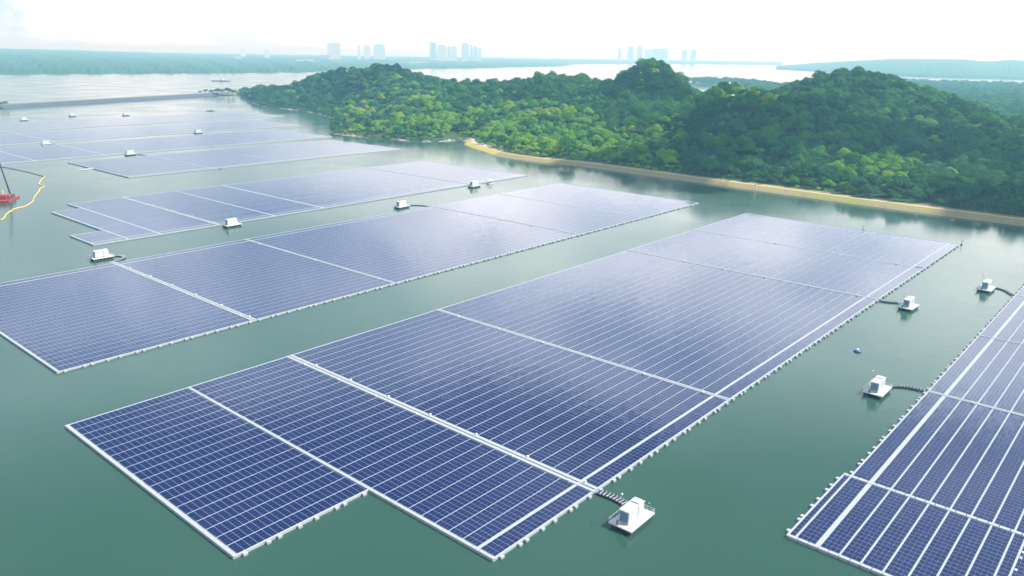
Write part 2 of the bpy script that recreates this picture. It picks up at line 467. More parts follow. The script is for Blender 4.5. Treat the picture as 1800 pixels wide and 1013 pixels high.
solar_array('stepped floating array in the third row, white barge at its front edge',
    [(160, 178, C0, 463), (178, 196, C0, 540), (196, 231, C0, C1), (231, 269, C0, C1), (269, 306, C0, C1), (306, 446, C0, C1), (446, 516, C0, C1)],
    [(160, .9, False, C0, 463), (178, 1.1, False, C0, 540), (196, 1.2, False, C0, C1), (231, 2.2, True, C0, C1), (269, 1.1, False, C0, C1), (306, 1.5, False, C0, C1), (446, 1.6, True, C0, C1), (516, .7, False, C0, C1)],
    full=False, nubs=False, boxes=boxes_on(231, C0, C1, 2.2, 5)+boxes_on(446, C0, C1, 1.6, 5))
B0, B1 = 650., 774.
solar_array('faded floating array in the fourth row, beyond the wide open channel',
    [(275, 347, B0, B1), (347, 417, B0, B1), (417, 487, B0, B1), (487, 565, B0, B1)],
    [(275, 1.1, False, B0, B1), (347, 1.7, True, B0, B1), (417, .7, False, B0, B1), (487, .7, False, B0, B1), (565, .5, False, B0, B1)], full=False, nubs=False)
A0, A1 = 803., 930.
solar_array('faded floating array in the fifth row with two barges along its back edge',
    [(170, 258, A0, A1), (258, 321, A0, A1), (321, 420, A0, A1), (420, 490, A0, A1), (490, 588, A0, A1)],
    [(258, 1.4, False, A0, A1), (321, 1.4, False, A0, A1), (420, .6, False, A0, A1), (490, .8, False, A0, A1)], full=False, nubs=False)
G0, G1 = 958., 1084.
solar_array('very pale floating array in the sixth row, second from the dam',
    [(190, 330, G0, G1), (330, 410, G0, G1), (410, 500, G0, G1), (500, 650, G0, G1)],
    [(330, 1.2, False, G0, G1), (410, .8, False, G0, G1), (500, .8, False, G0, G1)], full=False, nubs=False)
H0, H1 = 1112., 1240.
solar_array('very pale floating array in the last row before the dam',
    [(250, 400, H0, H1), (400, 480, H0, H1), (480, 550, H0, H1), (550, 725, H0, H1)],
    [(400, 1.2, False, H0, H1), (480, 1.0, False, H0, H1), (550, 1.0, False, H0, H1)], full=False, nubs=False)

# ------------------------------------------------------------------ inverter barges
def make_barge():
    t = thing('inverter_barge', '', 'barge')
    MB().chbox(-5, 5, -3, 3, .95, 1.25, .05).build('deck', M['white'], t)
    for y in (-2.0, 2.0):
        b = MB()
        for k in range(6): b.chbox(-4.5+k*1.52, -3.25+k*1.52, y-.6, y+.6, -.35, .95, .1)
        b.build('pontoon', M['hull'], t)
    cb = MB().box(-3.4, 3.0, -1.2, 1.2, 1.5, 4.35).build('cabin', M['white'], t)
    b = MB()
    for x in (-3.2, -1.2, .9, 2.8):
        for y in (-1.05, 1.05): b.box(x-.12, x+.12, y-.12, y+.12, 1.25, 1.5)
    b.build('cabin_foot', M['steel'], t)
    rf = MB().chbox(-3.55, 3.12, -1.32, 1.32, 4.35, 4.55, .06).build('roof', M['white'], t)
    h = MB(); h.chbox(.9, 2.8, -.95, .95, 4.55, 4.72, .04); h.build('roof_hatch', M['white_grey'], rf)
    g = MB(); g.box(.70, .86, -1.15, 1.15, 4.553, 4.60); g.box(2.84, 2.96, -1.15, 1.15, 4.553, 4.60); g.build('roof_rail', M['hull'], rf)
    # louvred end facing the near left: frame and slats
    b = MB()
    b.box(-3.46, -3.403, -1.02, 1.02, 1.72, 4.1)
    for k in range(13): b.box(-3.53, -3.463, -.96, .96, 1.78+k*.176, 1.88+k*.176)
    lv = b.build('louvre', M['louvre'], cb)
    # doors in the long side
    for x in (-2.6, -.4, 1.6):
        d = MB().box(x-.5, x+.5, -1.245, -1.203, 1.6, 3.9).build('door', M['white_grey'], cb)
        MB().box(x+.3, x+.38, -1.30, -1.247, 2.6, 2.85).build('handle', M['hull'], d)
    MB().box(-3.0+.85, -3.0+.95, -1.235, -1.203, 1.55, 4.2).build('gap_strip', M['hull'], cb)  # dark strips drawn for the gaps between the door panels
    MB().box(.45, .58, -1.235, -1.203, 1.55, 4.2).build('gap_strip', M['hull'], cb)
    # railing round two sides
    b = MB()
    pts = [(-4.9, -.6), (-4.9, 2.9), (4.9, 2.9), (4.9, -2.9), (3.2, -2.9)]
    for z in (1.8, 2.3):
        for p, q in zip(pts, pts[1:]): b.tube([(p[0], p[1], z), (q[0], q[1], z)], .035, 5)
    for p, q in zip(pts, pts[1:]):
        n = max(1, int(math.dist(p, q)/1.6))
        for k in range(n+1):
            x, y = p[0]+(q[0]-p[0])*k/n, p[1]+(q[1]-p[1])*k/n
            b.tube([(x, y, 1.25), (x, y, 2.33)], .04, 5)
    b.build('railing', M['white'], t)
    MB().lathe([(.22, 1.25), (.22, 1.95), (.32, 2.0), (.32, 2.12)], 8, (-4.45, 1.0)).build('bollard', M['dark'], t)
    MB().tube([(-2.4, 1.45, 1.25), (-2.4, 1.45, 7.4)], .05, 5).build('antenna_mast', M['steel'], t)
    MB().lathe([(.05, 7.4), (.24, 7.48), (.28, 7.7), (.12, 7.85)], 8, (-2.4, 1.45)).build('antenna', M['white'], t)
    return t
barge0 = make_barge(); _first = [True]
BG = 'inverter barges beside the arrays'
def barge(x, y, label, rz=0., mast=True, s=1.):
    if _first[0]: o = barge0; _first[0] = False
    else: o = dup(barge0)
    o.location = (x, y, 0); o.rotation_euler.z = rz; o['label'] = label; o['group'] = BG; o.scale = (s, s, s)
    return o
barge(134.0, 79.9, 'largest white cabin barge, off the nearest corner junction of the biggest array', .02)
barge(246.2, 62.0, 'white cabin barge linked by a curved float chain to the right-hand array', .0)
barge(345.8, 80.2, 'white cabin barge off the right side of the biggest array, near its far third', -.03)
barge(399.4, 61.9, 'white cabin barge farthest up the channel by the right photo edge', -.02)
barge(151.2, 400.4, 'white cabin barge with a looped cable float, behind the pale left array', .0)
barge(344.8, 398.2, 'white cabin barge with a thin arched cable, between the second and third rows', .05)
barge(235.5, 424.5, 'white cabin barge touching the front of the stepped third-row array', .03)
barge(441.5, 423.5, 'white cabin barge beside the small canopy boat', .05)
barge(338.5, 791.5, 'white barge behind the left corner of the fourth-row array', .0)
barge(492, 948, 'lone white barge behind the right end of the fifth-row array', .0)
barge(313, 936, 'white barge with a dark cable behind the left part of the fifth-row array', .0)
barge(263, 938, 'white barge cut by the left photo edge, behind the fifth-row array', .0)
barge(482, 1312, 'little barge behind the last-row array, the middle one of three', .0, s=1.)
barge(402, 1272, 'little barge behind the last-row array, leftmost of three', .0, s=1.)
barge(547, 1277, 'little barge behind the last-row array, rightmost of three', .0)

# ------------------------------------------------------------------ cable float chains
def chain(pts, label, width=1.7, step=.95):
    P = [Vector((a, b, 0)) for a, b in pts]
    # Catmull-Rom resample
    dense = []
    Q = [P[0]*2-P[1]] + P + [P[-1]*2-P[-2]]
    for i in range(1, len(Q)-2):
        for k in range(12):
            t = k/12; a, b, c, d = Q[i-1], Q[i], Q[i+1], Q[i+2]
            dense.append(.5*((2*b) + (c-a)*t + (2*a-5*b+4*c-d)*t*t + (3*b-a-3*c+d)*t**3))
    dense.append(P[-1])
    res = [dense[0]]; acc = 0
    for a, b in zip(dense, dense[1:]):
        L = (b-a).length; pos = 0
        while acc + (L-pos) >= step:
            pos += step-acc; acc = 0; res.append(a+(b-a)*(pos/L))
        acc += L-pos
    root = thing('cable_float_chain', label, 'float chain', (P[0].x, P[0].y, 0), 0, 'black float chains carrying cables to the barges')
    for i in range(len(res)-1):
        a, b = res[i]-P[0], res[i+1]-P[0]; c = (a+b)/2; ang = math.atan2((b-a).y, (b-a).x)
        m_ = MB()
        for sd in (-1, 1):
            o = (c.x - math.sin(ang)*sd*width*.27, c.y + math.cos(ang)*sd*width*.27)
            m_.obox(o, ang, step*.86, width*.42, -.15, .42)
        m_.obox((c.x, c.y), ang, step*1.02, width*.16, .05, .30)
        f = m_.build('float_block', M['dark'], root)
        if width > 1.2:
            k = MB(); k.obox((a.x, a.y), ang+math.pi/2, width*.72, .13, .423, .52)
            for sd in (-1, 1):
                o = (a.x - math.sin(ang)*sd*width*.36, a.y + math.cos(ang)*sd*width*.36)
                k.obox(o, ang, .16, .16, .30, .80)
            k.build('bracket', M['white_grey'], f)
    return root
chain([(139.0, 92.6), (139.3, 88), (138.6, 83.2)], 'short thick float chain at the largest barge', 2.1, .95)
chain([(257.3, 51.2), (257.0, 54.0), (256.2, 57.2), (253.6, 60.2), (251.3, 60.8)], 'arched float chain from the right-hand array to the second nearest barge')
chain([(347.5, 92.2), (348.6, 88.6), (350.2, 85.5), (350.0, 83.3)], 'straight float chain right of the biggest array, by its far third', 1.7)
chain([(398.8, 50.9), (399.5, 52.0), (402.6, 53.8), (405.6, 56.5), (406.2, 59.4), (404.5, 61.0)], 'wavy float chain by the right photo edge', 1.4)
chain([(152.6, 389.6), (156.0, 390.8), (159.6, 394.6), (159.8, 398.6), (158.0, 400.6), (156.2, 400.4)], 'black float chain coiled into a loop behind the pale left array', 1.6)
chain([(360.5, 386.8), (359.6, 391.0), (357.0, 396.4), (353.5, 399.0), (349.9, 399.2)], 'thin arched float chain in the channel between second and third rows', .9)
chain([(346.8, 775), (347, 783), (346.5, 788), (343.6, 791)], 'dark float chain behind the left corner of the fourth-row array', 1.1)
chain([(321, 931), (321, 936), (318.1, 937)], 'dark float chain behind the fifth-row array', 1.1)

# ------------------------------------------------------------------ small craft and floating gear
t = thing('workboat', 'small white boat with a canopy, beside the barge in the middle distance', 'boat', (462.5, 432.5-7, 0), .15)
MB().prism([(-4, -1.5), (2.4, -1.5), (4.4, 0), (2.4, 1.5), (-4, 1.5)], -.3, .9).build('hull', M['white'], t)
MB().prism([(-3.6, -1.2), (2.2, -1.2), (3.6, 0), (2.2, 1.2), (-3.6, 1.2)], .9, .98).build('deck', M['hull'], t)
b = MB()
for x in (-3.2, 1.6):
    for y in (-1.2, 1.2): b.tube([(x, y, .9), (x, y, 3)], .06, 5)
b.build('canopy_frame', M['steel'], t)
MB().chbox(-3.9, 2.3, -1.6, 1.6, 3.0, 3.2, .1).build('canopy', M['white'], t)

t = thing('round_float', 'small blue round float with a white top, alone in the channel', 'buoy', (279, 78.7, 0), .5)
MB().lathe([(.9, -.2), (1.25, .0), (1.35, .25), (1.2, .5), (.7, .56)], 18).build('float_ring', M['blue'], t, smooth=True)
MB().lathe([(.62, .5), (.55, .85), (.3, 1.05), (.08, 1.1)], 14).build('top_cap', M['white_grey'], t, smooth=True)

for i, (px, py, lab) in enumerate([(1517, 405, 'dark marker buoy off the far edge of the biggest array'), (1690, 431, 'dark marker buoy at the far right corner of the biggest array'), (387, 298, 'dark marker buoy in the open channel before the fourth row')]):
    g = gp(px, py); t = thing('marker_buoy', lab, 'buoy', (g[0], g[1], 0), 0, 'dark marker buoys')
    MB().lathe([(.5, -.3), (.6, .1), (.45, .5), (.16, .7)], 10).build('float', M['dark'], t)
    MB().tube([(0, 0, .7), (0, 0, 2.2)], .1, 6).build('pole', M['dark'], t)
    MB().lathe([(.1, 2.2), (.28, 2.35), (.28, 2.75), (.1, 2.9)], 8).build('topmark', M['dark'], t)

# small white specks: fishing floats drifting by the nearest barge
for (px, py, lab) in [(1141, 885, 'white ball buoy floating just behind the largest barge')]:
    g = gp(px, py); t = thing('ball_buoy', lab, 'buoy', (g[0], g[1], 0))
    MB().lathe([(.05, -.15), (.13, -.05), (.16, .07), (.11, .18), (.04, .24)], 12).build('ball', M['white'], t, smooth=True)
    MB().lathe([(.035, .23), (.04, .30), (.02, .33)], 8).build('eyelet', M['steel'], t)

# two flat white rafts on a mooring line in front of the fourth row
for (px, py, lab, L) in [(147, 299, 'flat white raft floating in front of the fourth-row array, the left one', 7), (159, 297.5, 'flat white raft touching the edge of the fourth-row array', 5)]:
    g = gp(px, py); t = thing('raft', lab, 'raft', (g[0], g[1], 0), -.5, 'flat white rafts')
    b = MB()
    for k in range(4): b.chbox(-L/2+k*L/4+.03, -L/2+(k+1)*L/4-.03, -1.6, 1.6, -.1, .55, .06)
    b.build('float_deck', M['white'], t)
    b = MB()
    for x in (-L/2+.3, L/2-.3): b.tube([(x, 0, .5), (x, 0, 1.1)], .1, 6)
    b.build('cleat', M['steel'], t)

g = gp(370, 195.5); t = thing('raft', 'low dark raft alone near the wooded shore, far up the lake', 'raft', (g[0], g[1], 0), -.6)
b = MB()
for k in range(5): b.chbox(-7+k*2.8+.04, -7+(k+1)*2.8-.04, -2, 2, -.2, .8, .1)
b.build('float_deck', M['hull'], t)
MB().chbox(-2, 2.5, -1.3, 1.3, .8, 2.2, .2).build('locker', M['steel'], t)

# yellow floating boom
boom = [(140, 534), (147.9, 536.7), (151.1, 540.2), (155.4, 551.3), (159.6, 559.4), (165.2, 568.6), (169.5, 572.0), (172.5, 572.8), (176.2, 576.9), (183.8, 589.6), (189.0, 603.6), (194.6, 615.8), (202.1, 631.7), (205.5, 640.9), (211.4, 648.7), (212.8, 663.8), (222.1, 685.8), (229.6, 700.0)]
cab = [(229.6, 700.0), (229.1, 715.6), (229.6, 729.2), (227.7, 754.4), (226.0, 773.8), (223.4, 785.0), (219, 800)]
t = thing('floating_boom', 'yellow floating boom snaking across the water around the red barge', 'boom', (boom[0][0], boom[0][1], 0))
o0 = Vector((*boom[0], 0)); bm_ = MB()
for a, b_ in zip(boom, boom[1:]):
    n = max(1, int(math.dist(a, b_)/3.2))
    for k in range(n):
        p = Vector((a[0]+(b_[0]-a[0])*(k+.04)/n, a[1]+(b_[1]-a[1])*(k+.04)/n, .22))-o0
        q = Vector((a[0]+(b_[0]-a[0])*(k+.96)/n, a[1]+(b_[1]-a[1])*(k+.96)/n, .22))-o0
        j = random.uniform(-.25, .25); p.x += j; q.x -= j
        bm_.tube([p, q], .38, 8)
bm_.build('float_segments', M['yellow'], t)
MB().tube([Vector((*p, .12))-o0 for p in cab], .3, 6).build('dark_line', M['dark'], t)

# red work barge with a tall spud pole at the left photo edge
g = (168.0, 600.0)
t = thing('work_barge', 'red work barge with machinery and a tall black pole at the left photo edge', 'barge', (174.9, 610.7, 0), .94)
MB().chbox(-12, 8, -5, 5, -.4, 1.1, .1).build('hull', M['red'], t)
MB().chbox(-11.6, 7.6, -4.6, 4.6, 1.1, 1.16, .02).build('deck', M['salmon'], t)
b = MB(); b.chbox(-9, -3, -2.5, 2.5, 1.16, 4.2, .2); b.build('deckhouse', M['red'], t)
b = MB()
for k in range(9): b.box(-11.5+k*1.6, -11.2+k*1.6, -4.5, -4.2, 1.16, 3.4)
b.box(-11.5, 1.6, -4.45, -4.25, 3.4, 3.6); b.build('fender_posts', M['hull'], t)
b = MB(); b.chbox(-2, 2.4, -1.6, 1.6, 1.16, 3.4, .3); b.build('winch_house', M['salmon'], t)
b = MB(); b.tube([(-6, 0, 4.2), (-4.0, .4, 7.4)], .22, 6); b.tube([(-4, .4, 7.4), (-1.5, .6, 6.0)], .18, 6); b.build('boom_arm', M['yellow'], t)
MB().chbox(5.4, 7.4, -1, 1, 1.16, 2.4, .15).build('pole_foot', M['red'], t)
MB().chbox(5.2, 6.6, 1.4, 3.2, 1.16, 2.8, .1).build('white_locker', M['white'], t)
MB().tube([(6.4, 0, 2.3), (6.7, 1.3, 10), (7.5, 4.9, 31)], [.6, .5, .38], 8).build('spud_pole', M['dark'], t)

# boats far off on the strait
def farboat(px, py, L, lab, hull):
    g = gp(px, py); az = math.atan2(-math.sin(YAW), math.cos(YAW))
    t = thing('cargo_boat', lab, 'boat', (g[0], g[1], 0), az, 'boats on the far water')
    w = L*.13
    MB().prism([(-L/2, -w), (L*.4, -w), (L/2, 0), (L*.4, w), (-L/2, w)], -.5, L*.045).build('hull', hull, t)
    b = MB(); b.chbox(-L*.05, L*.12, -w*.6, w*.6, L*.045, L*.11, .2); b.chbox(0, L*.08, -w*.4, w*.4, L*.11, L*.14, .2); b.build('wheelhouse', M['white_grey'], t)
    MB().tube([(L*.3, 0, L*.04), (L*.3, 0, L*.12)], L*.004+.05, 6).build('mast', M['steel'], t)
farboat(389, 143, 60, 'long low purple boat alone on the far water', M['purple'])
farboat(366, 130.8, 26, 'tiny dark boat close to the far shore, left one of two', M['hull'])
farboat(380, 130.5, 24, 'tiny dark boat close to the far shore, right one of two', M['hull'])

# ------------------------------------------------------------------ shore, embankment, hills
SHORE = [(1030, 1800), (1000, 1715), (905, 1520), (833, 1363), (818, 1274), (804, 1158), (764, 1048), (719, 975), (655, 898), (612, 830), (617, 750), (632, 690), (655, 676), (676, 668)]
EMB = [(676, 668), (664, 650), (650, 640), (632, 612), (612, 572), (600, 548), (593, 515), (592, 479), (597, 440), (594, 383), (590, 324), (588, 272), (585, 224), (582, 181), (581, 143), (580, 108), (580, 76), (578, 0), (575, -120), (570, -320)]
def resample(pts, step):
    P = [np.array(p, float) for p in pts]; Q = [2*P[0]-P[1]] + P + [2*P[-1]-P[-2]]; dense = []
    for i in range(1, len(Q)-2):
        a, b, c, d = Q[i-1], Q[i], Q[i+1], Q[i+2]
        for k in range(16):
            t = k/16; dense.append(.5*((2*b)+(c-a)*t+(2*a-5*b+4*c-d)*t*t+(3*b-a-3*c+d)*t**3))
    dense.append(P[-1]); dense = np.array(dense)
    s = np.concatenate([[0], np.cumsum(np.linalg.norm(np.diff(dense, axis=0), axis=1))])
    q = np.arange(0, s[-1], step)
    return np.stack([np.interp(q, s, dense[:, 0]), np.interp(q, s, dense[:, 1])], 1)
SH1, EM1 = resample(SHORE, 6.), resample(EMB, 4.)
LINE = np.concatenate([SH1, EM1])
def side_normals(L):
    d = np.gradient(L, axis=0); d /= np.linalg.norm(d, axis=1)[:, None]
    for _ in range(3): d[1:-1] = (d[:-2]+d[1:-1]*2+d[2:])/4
    d /= np.linalg.norm(d, axis=1)[:, None]
    return np.stack([-d[:, 1], d[:, 0]], 1)              # inland side (towards +x)
def sdist(P):
    """signed distance to the shoreline, positive inland; and whether the nearest shore is the embankment"""
    P = np.asarray(P, float); out = np.empty(len(P)); emb = np.empty(len(P), bool); N = side_normals(LINE)
    for i in range(0, len(P), 4000):
        d = P[i:i+4000, None, :] - LINE[None]; q = (d**2).sum(2); k = q.argmin(1)
        s = (d[np.arange(len(k)), k]*N[k]).sum(1)
        out[i:i+4000] = np.sqrt(q[np.arange(len(k)), k])*np.sign(s); emb[i:i+4000] = k >= len(SH1)
    return out, emb
def peak(px, py, dist, sx, sy=None, tree=12):
    p = at(px, py, dist); return (p[0], p[1], p[2]-tree, sx, sy or sx, math.atan2(p[1], p[0]))
PEAKS = [peak(1147, 103, 1150, 48, 110, 22), peak(1147, 126, 1130, 100, 150, 46), peak(1090, 140, 1080, 80, 120, 30),
         peak(1290, 143, 900, 58, 80, 22), peak(1375, 155, 900, 70, 90, 22), peak(1490, 121, 1120, 80, 130, 21), peak(1590, 144, 1100, 80, 110, 24),
         peak(1690, 178, 1000, 90, 90, 26), peak(1800, 198, 950, 100, 90, 34), peak(1930, 210, 950, 110, 90, 36),
         peak(675, 119, 1500, 70, 130, 16), peak(590, 128, 1600, 90, 130), peak(510, 149, 1700, 70, 110), peak(745, 136, 1400, 80, 120, 16),
         peak(840, 152, 1250, 90, 120), peak(960, 139, 1200, 75, 110), peak(1030, 150, 1180, 70, 110, 16), peak(890, 190, 1000, 80, 90, 16)]
def terrain(P, sd):
    P = np.asarray(P, float)
    acc = np.zeros(len(P))
    for (x, y, h, sx, sy, a) in PEAKS:
        dx, dy = P[:, 0]-x, P[:, 1]-y; r = dx*math.cos(a)+dy*math.sin(a); l = -dx*math.sin(a)+dy*math.cos(a)
        acc += (np.maximum(h, 0)*np.exp(-.5*((r/sy)**2+(l/sx)**2)))**4
    h = acc**.25
    rel = np.clip((sd-14)/130., 0, 1); rel = rel*rel*(3-2*rel)
    n = 2.2*np.sin(P[:, 0]*.041+1.3*np.sin(P[:, 1]*.023))*np.sin(P[:, 1]*.037+1.1*np.sin(P[:, 0]*.019))
    z = 3.0 + rel*(h + n)
    r = np.hypot(P[:, 0], P[:, 1]); az = np.degrees(np.arctan2(P[:, 0]*CX[0]+P[:, 1]*CX[1], P[:, 0]*CF[0]+P[:, 1]*CF[1]))
    lim = np.interp(az, [-40, -19, -15, -5, 4, 10, 14, 18, 24, 40], [2300, 2150, 2000, 1650, 1500, 1500, 1550, 1900, 3700, 4600])
    back = np.clip((lim - r)/160., 0, 1)
    z = np.where(back < 1, -3 + (z+3)*back*back*(3-2*back), z)
    edge = np.clip((sd-2)/10., 0, 1)
    z = np.where((sd < 12) & (P[:, 1] < 675), -3.5 + (np.minimum(z, 3.0)+3.5)*edge, z)
    z = np.where((sd < 8) & (P[:, 1] >= 675), -3.0 + (np.minimum(z, 3.0)+3.0)*np.clip((sd+3)/7., 0, 1), z)
    return z
def grid(x0, x1, y0, y1, st):
    xs, ys = np.arange(x0, x1+.1, st), np.arange(y0, y1+.1, st); X, Y = np.meshgrid(xs, ys)
    return X, Y
def sheet(name, X, Y, Z, keep, mat):
    ny, nx = X.shape; idx = np.arange(nx*ny).reshape(ny, nx)
    q = np.stack([idx[:-1, :-1], idx[:-1, 1:], idx[1:, 1:], idx[1:, :-1]], -1).reshape(-1, 4)
    q = q[keep.ravel()[q].any(1)]
    used = np.unique(q); re = -np.ones(nx*ny, int); re[used] = np.arange(len(used))
    V = np.stack([X.ravel(), Y.ravel(), Z.ravel()], 1)[used]
    me = bpy.data.meshes.new(name); me.from_pydata(V.tolist(), [], re[q].tolist()); me.materials.append(mat)
    me.polygons.foreach_set('use_smooth', [True]*len(me.polygons)); me.update()
    return link(name, me)
X, Y = grid(560, 2300, -420, 2200, 12.)
sd, emb = sdist(np.stack([X.ravel(), Y.ravel()], 1))
Z = terrain(np.stack([X.ravel(), Y.ravel()], 1), sd).reshape(X.shape)
structure(sheet('hills', X, Y, Z, (sd.reshape(X.shape) > -14) & (Z > -3.4), M['forest_floor']))

def band(name, L, prof, mat, parent=None):
    """ribbon along a shoreline; prof = [(inland offset, z)]"""
    N = side_normals(L); k = len(prof); V = []; F = []
    for i in range(len(L)):
        w = 1.0
        for (o, z) in prof: V.append((L[i][0]+N[i][0]*o, L[i][1]+N[i][1]*o, z))
    for i in range(len(L)-1):
        for j in range(k-1):
            a = i*k+j; F.append((a, a+1, a+k+1, a+k))
    me = bpy.data.meshes.new(name); me.from_pydata(V, [], F); me.materials.append(mat); me.update()
    return link(name, me, parent)
structure(band('beach', SH1, [(-2, -.6), (.6, .35), (3, .9), (9, 1.6), (16, .5)], M['sand']))
structure(band('stone_bank', EM1, [(-2.5, -.8), (0, .15), (2.8, 1.1)], M['rip']))
structure(band('grass_bank', EM1, [(2.8, 1.1), (7.6, 2.75), (8.4, 2.8)], M['grass']))
structure(band('path', EM1, [(8.4, 2.8), (8.5, 2.92), (10.9, 2.96), (11.0, 2.84)], M['path']))
structure(band('grass_verge', EM1, [(11.0, 2.84), (16, 3.3), (24, 2.0)], M['grass']))
# bright grass at the bend; lit stretch has sunlight painted into its grass (slightly proud of the dry grass)
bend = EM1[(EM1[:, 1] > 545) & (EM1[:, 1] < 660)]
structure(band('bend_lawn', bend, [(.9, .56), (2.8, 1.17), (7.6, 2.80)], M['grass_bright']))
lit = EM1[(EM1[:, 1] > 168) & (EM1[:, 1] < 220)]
structure(band('sunlit_lawn', lit, [(1.8, .83), (2.8, 1.17), (7.6, 2.80)], M['grass_sunlit']))
# pale apron at the bend
ap = EM1[(EM1[:, 1] > 590) & (EM1[:, 1] < 662)]
structure(band('paved_apron', ap, [(8.2, 2.86), (11.2, 3.02), (19, 3.5), (20, 3.2)], M['path']))
# outlet culvert by the bend, white marker post on the path
t = thing('culvert', 'small dark culvert mouth at the water where the embankment begins', 'culvert', (673, 667, 0), .6)
b = MB(); b.box(-4, 4, -.6, 0, -.5, 2.6); b.box(-4, -3, 0, 4, -.5, 2.4); b.box(3, 4, 0, 4, -.5, 2.4); b.box(-4, 4, 0, 4, 2.4, 2.7); b.build('headwall', M['concrete'], t)
MB().box(-3, 3, -.66, -.603, -.4, 1.9).build('opening', M['dark'], t)
g = gp(1328, 328, 2.9)
t = thing('marker_post', 'tiny white post on the embankment path below the dark forest', 'post', (g[0], g[1], 2.8))
MB().chbox(-.5, .5, -.5, .5, -.2, 2.0, .1).build('post', M['white'], t)
MB().chbox(-.65, .65, -.65, .65, 2.0, 2.2, .08).build('cap', M['white_grey'], t)

# ------------------------------------------------------------------ dam
da, db = np.array([440., 1558.]), np.array([985., 1752.])
ang = math.atan2(*(db-da)[::-1]); L = np.linalg.norm(db-da)
t = thing('dam', 'long low grey dam closing off the reservoir from the open water', 'dam', (da[0], da[1], 0), ang)
b = MB(); n = len(b.v)
prof = [(-16, -1.5), (-4, 5.2), (5, 5.2), (16, -1.5)]
def extr(prof, x0, x1):
    b = MB(); b.v = [(x0, y, z) for y, z in prof]+[(x1, y, z) for y, z in prof]; k = len(prof)
    b.f = [tuple(range(k)), tuple(range(2*k-1, k-1, -1))]+[(i, i+k, (i+1) % k+k, (i+1) % k) for i in range(k)]
    return b
extr(prof, -700, L+14).build('dam_body', M['dam_face'], t)
MB().box(-700, L+10, -3.4, 4.4, 5.2, 5.26).build('crest_road', M['concrete'], t)
MB().box(-700, L+10, -3.9, -3.5, 5.2, 6.3).build('parapet', M['concrete'], t)
MB().box(-700, L+10, 4.5, 4.9, 5.2, 6.3).build('parapet', M['concrete'], t)
# clouds out of view towards the sun, laid out to shade the hills
def cloud_bank(spots, alt, seed):
    rg = random.Random(seed); off = np.array([math.cos(SUN_EL)*math.cos(SUN_AZ), math.cos(SUN_EL)*math.sin(SUN_AZ)])/math.sin(SUN_EL)
    b = MB()
    for (x, y, rad) in spots:
        for k in range(7):
            a, q = rg.uniform(0, 6.28), rg.uniform(0, .75)*rad; r0 = rad*rg.uniform(.35, .6)
            cx_, cy_ = x+math.cos(a)*q+off[0]*alt, y+math.sin(a)*q+off[1]*alt; cz = alt+rg.uniform(-.1, .25)*rad
            b2 = MB().lathe([(r0*math.sin(t*math.pi/10)+.01, -r0*.55*math.cos(t*math.pi/10)) for t in range(11)], 18)
            n = len(b.v); b.v += [(v[0]+cx_, v[1]+cy_, v[2]+cz) for v in b2.v]; b.f += [tuple(i+n for i in f) for f in b2.f]
    return stuff(b.build('clouds', M['cloud'], None, smooth=True))

# low islet at the end of the dam
isl = [np.array(gp(x, y)) for x, y in [(346, 168.5), (372, 167.5), (412, 168), (420, 165.5), (350, 164.5)]]
c = sum(isl)/len(isl)
b = MB(); o_ = [(p-c) for p in isl]; b.prism([tuple(p) for p in o_], -1, 2.2)
structure(b.build('islet', M['rip'], None, (c[0], c[1], 0)))

# ------------------------------------------------------------------ trees
def crown_mesh(name, seed, mat, R=5.2, H=8.5, base=3.5, lobes=16, cards=1500, size=1.0, spread=1.0, flat=.75):
    """leaf clumps spread over uneven lobes; most faces look outwards from their lobe"""
    r = np.random.default_rng(seed); V = []; F = []
    lob = []
    for k in range(lobes):
        a = r.uniform(0, 2*math.pi); q = math.sqrt(r.uniform(0, 1))*R*.72*spread
        zc = base + H*(.30+.62*(1-(q/(R*.9))**2)*r.uniform(.55, 1.0))
        lob.append((q*math.cos(a), q*math.sin(a), zc, R*r.uniform(.30, .52)))
    wts = np.array([l[3]**2 for l in lob]); wts /= wts.sum()
    for k in range(cards):
        l = lob[r.choice(lobes, p=wts)]
        d = r.normal(size=3); d /= np.linalg.norm(d)
        if d[2] < -.35: d[2] *= -.5; d /= np.linalg.norm(d)
        rad = l[3]*(r.uniform(.62, 1.0)**.5)*(1+.10*r.normal())
        p = np.array([l[0]+d[0]*rad, l[1]+d[1]*rad, l[2]+d[2]*rad*flat])
        nrm = d + r.normal(size=3)*.33; nrm /= np.linalg.norm(nrm)
        t1 = np.cross(nrm, r.normal(size=3)); t1 /= np.linalg.norm(t1); t2 = np.cross(nrm, t1)
        s = size*r.uniform(.5, 1.25); s2 = s*r.uniform(.55, 1.)
        n = len(V)
        V += [tuple(p+t1*s*.5), tuple(p+t2*s2*.5+nrm*s*.12), tuple(p-t1*s*.5), tuple(p-t2*s2*.5+nrm*s*.1)]
        F.append((n, n+1, n+2, n+3))
    me = bpy.data.meshes.new(name); me.from_pydata(V, [], F); me.materials.append(mat); me.update()
    return me
def trunk_mesh(seed, H=7.5, r0=.32):
    r = random.Random(seed); b = MB()
    top = (r.uniform(-.5, .5), r.uniform(-.5, .5), H*.75)
    b.tube([(0, 0, -1.2), (top[0]*.4, top[1]*.4, H*.4), top], [r0, r0*.75, r0*.5], 7)
    for k in range(4):
        a = k*1.57+r.uniform(-.4, .4)
        b.tube([(top[0]*.6, top[1]*.6, H*.5), (math.cos(a)*1.6, math.sin(a)*1.6, H*.8), (math.cos(a)*2.8, math.sin(a)*2.8, H*1.05)], [r0*.5, r0*.32, r0*.12], 5)
    return b.mesh('trunk', M['trunk'])
KINDS = []   # (key, crown mesh, trunk mesh)
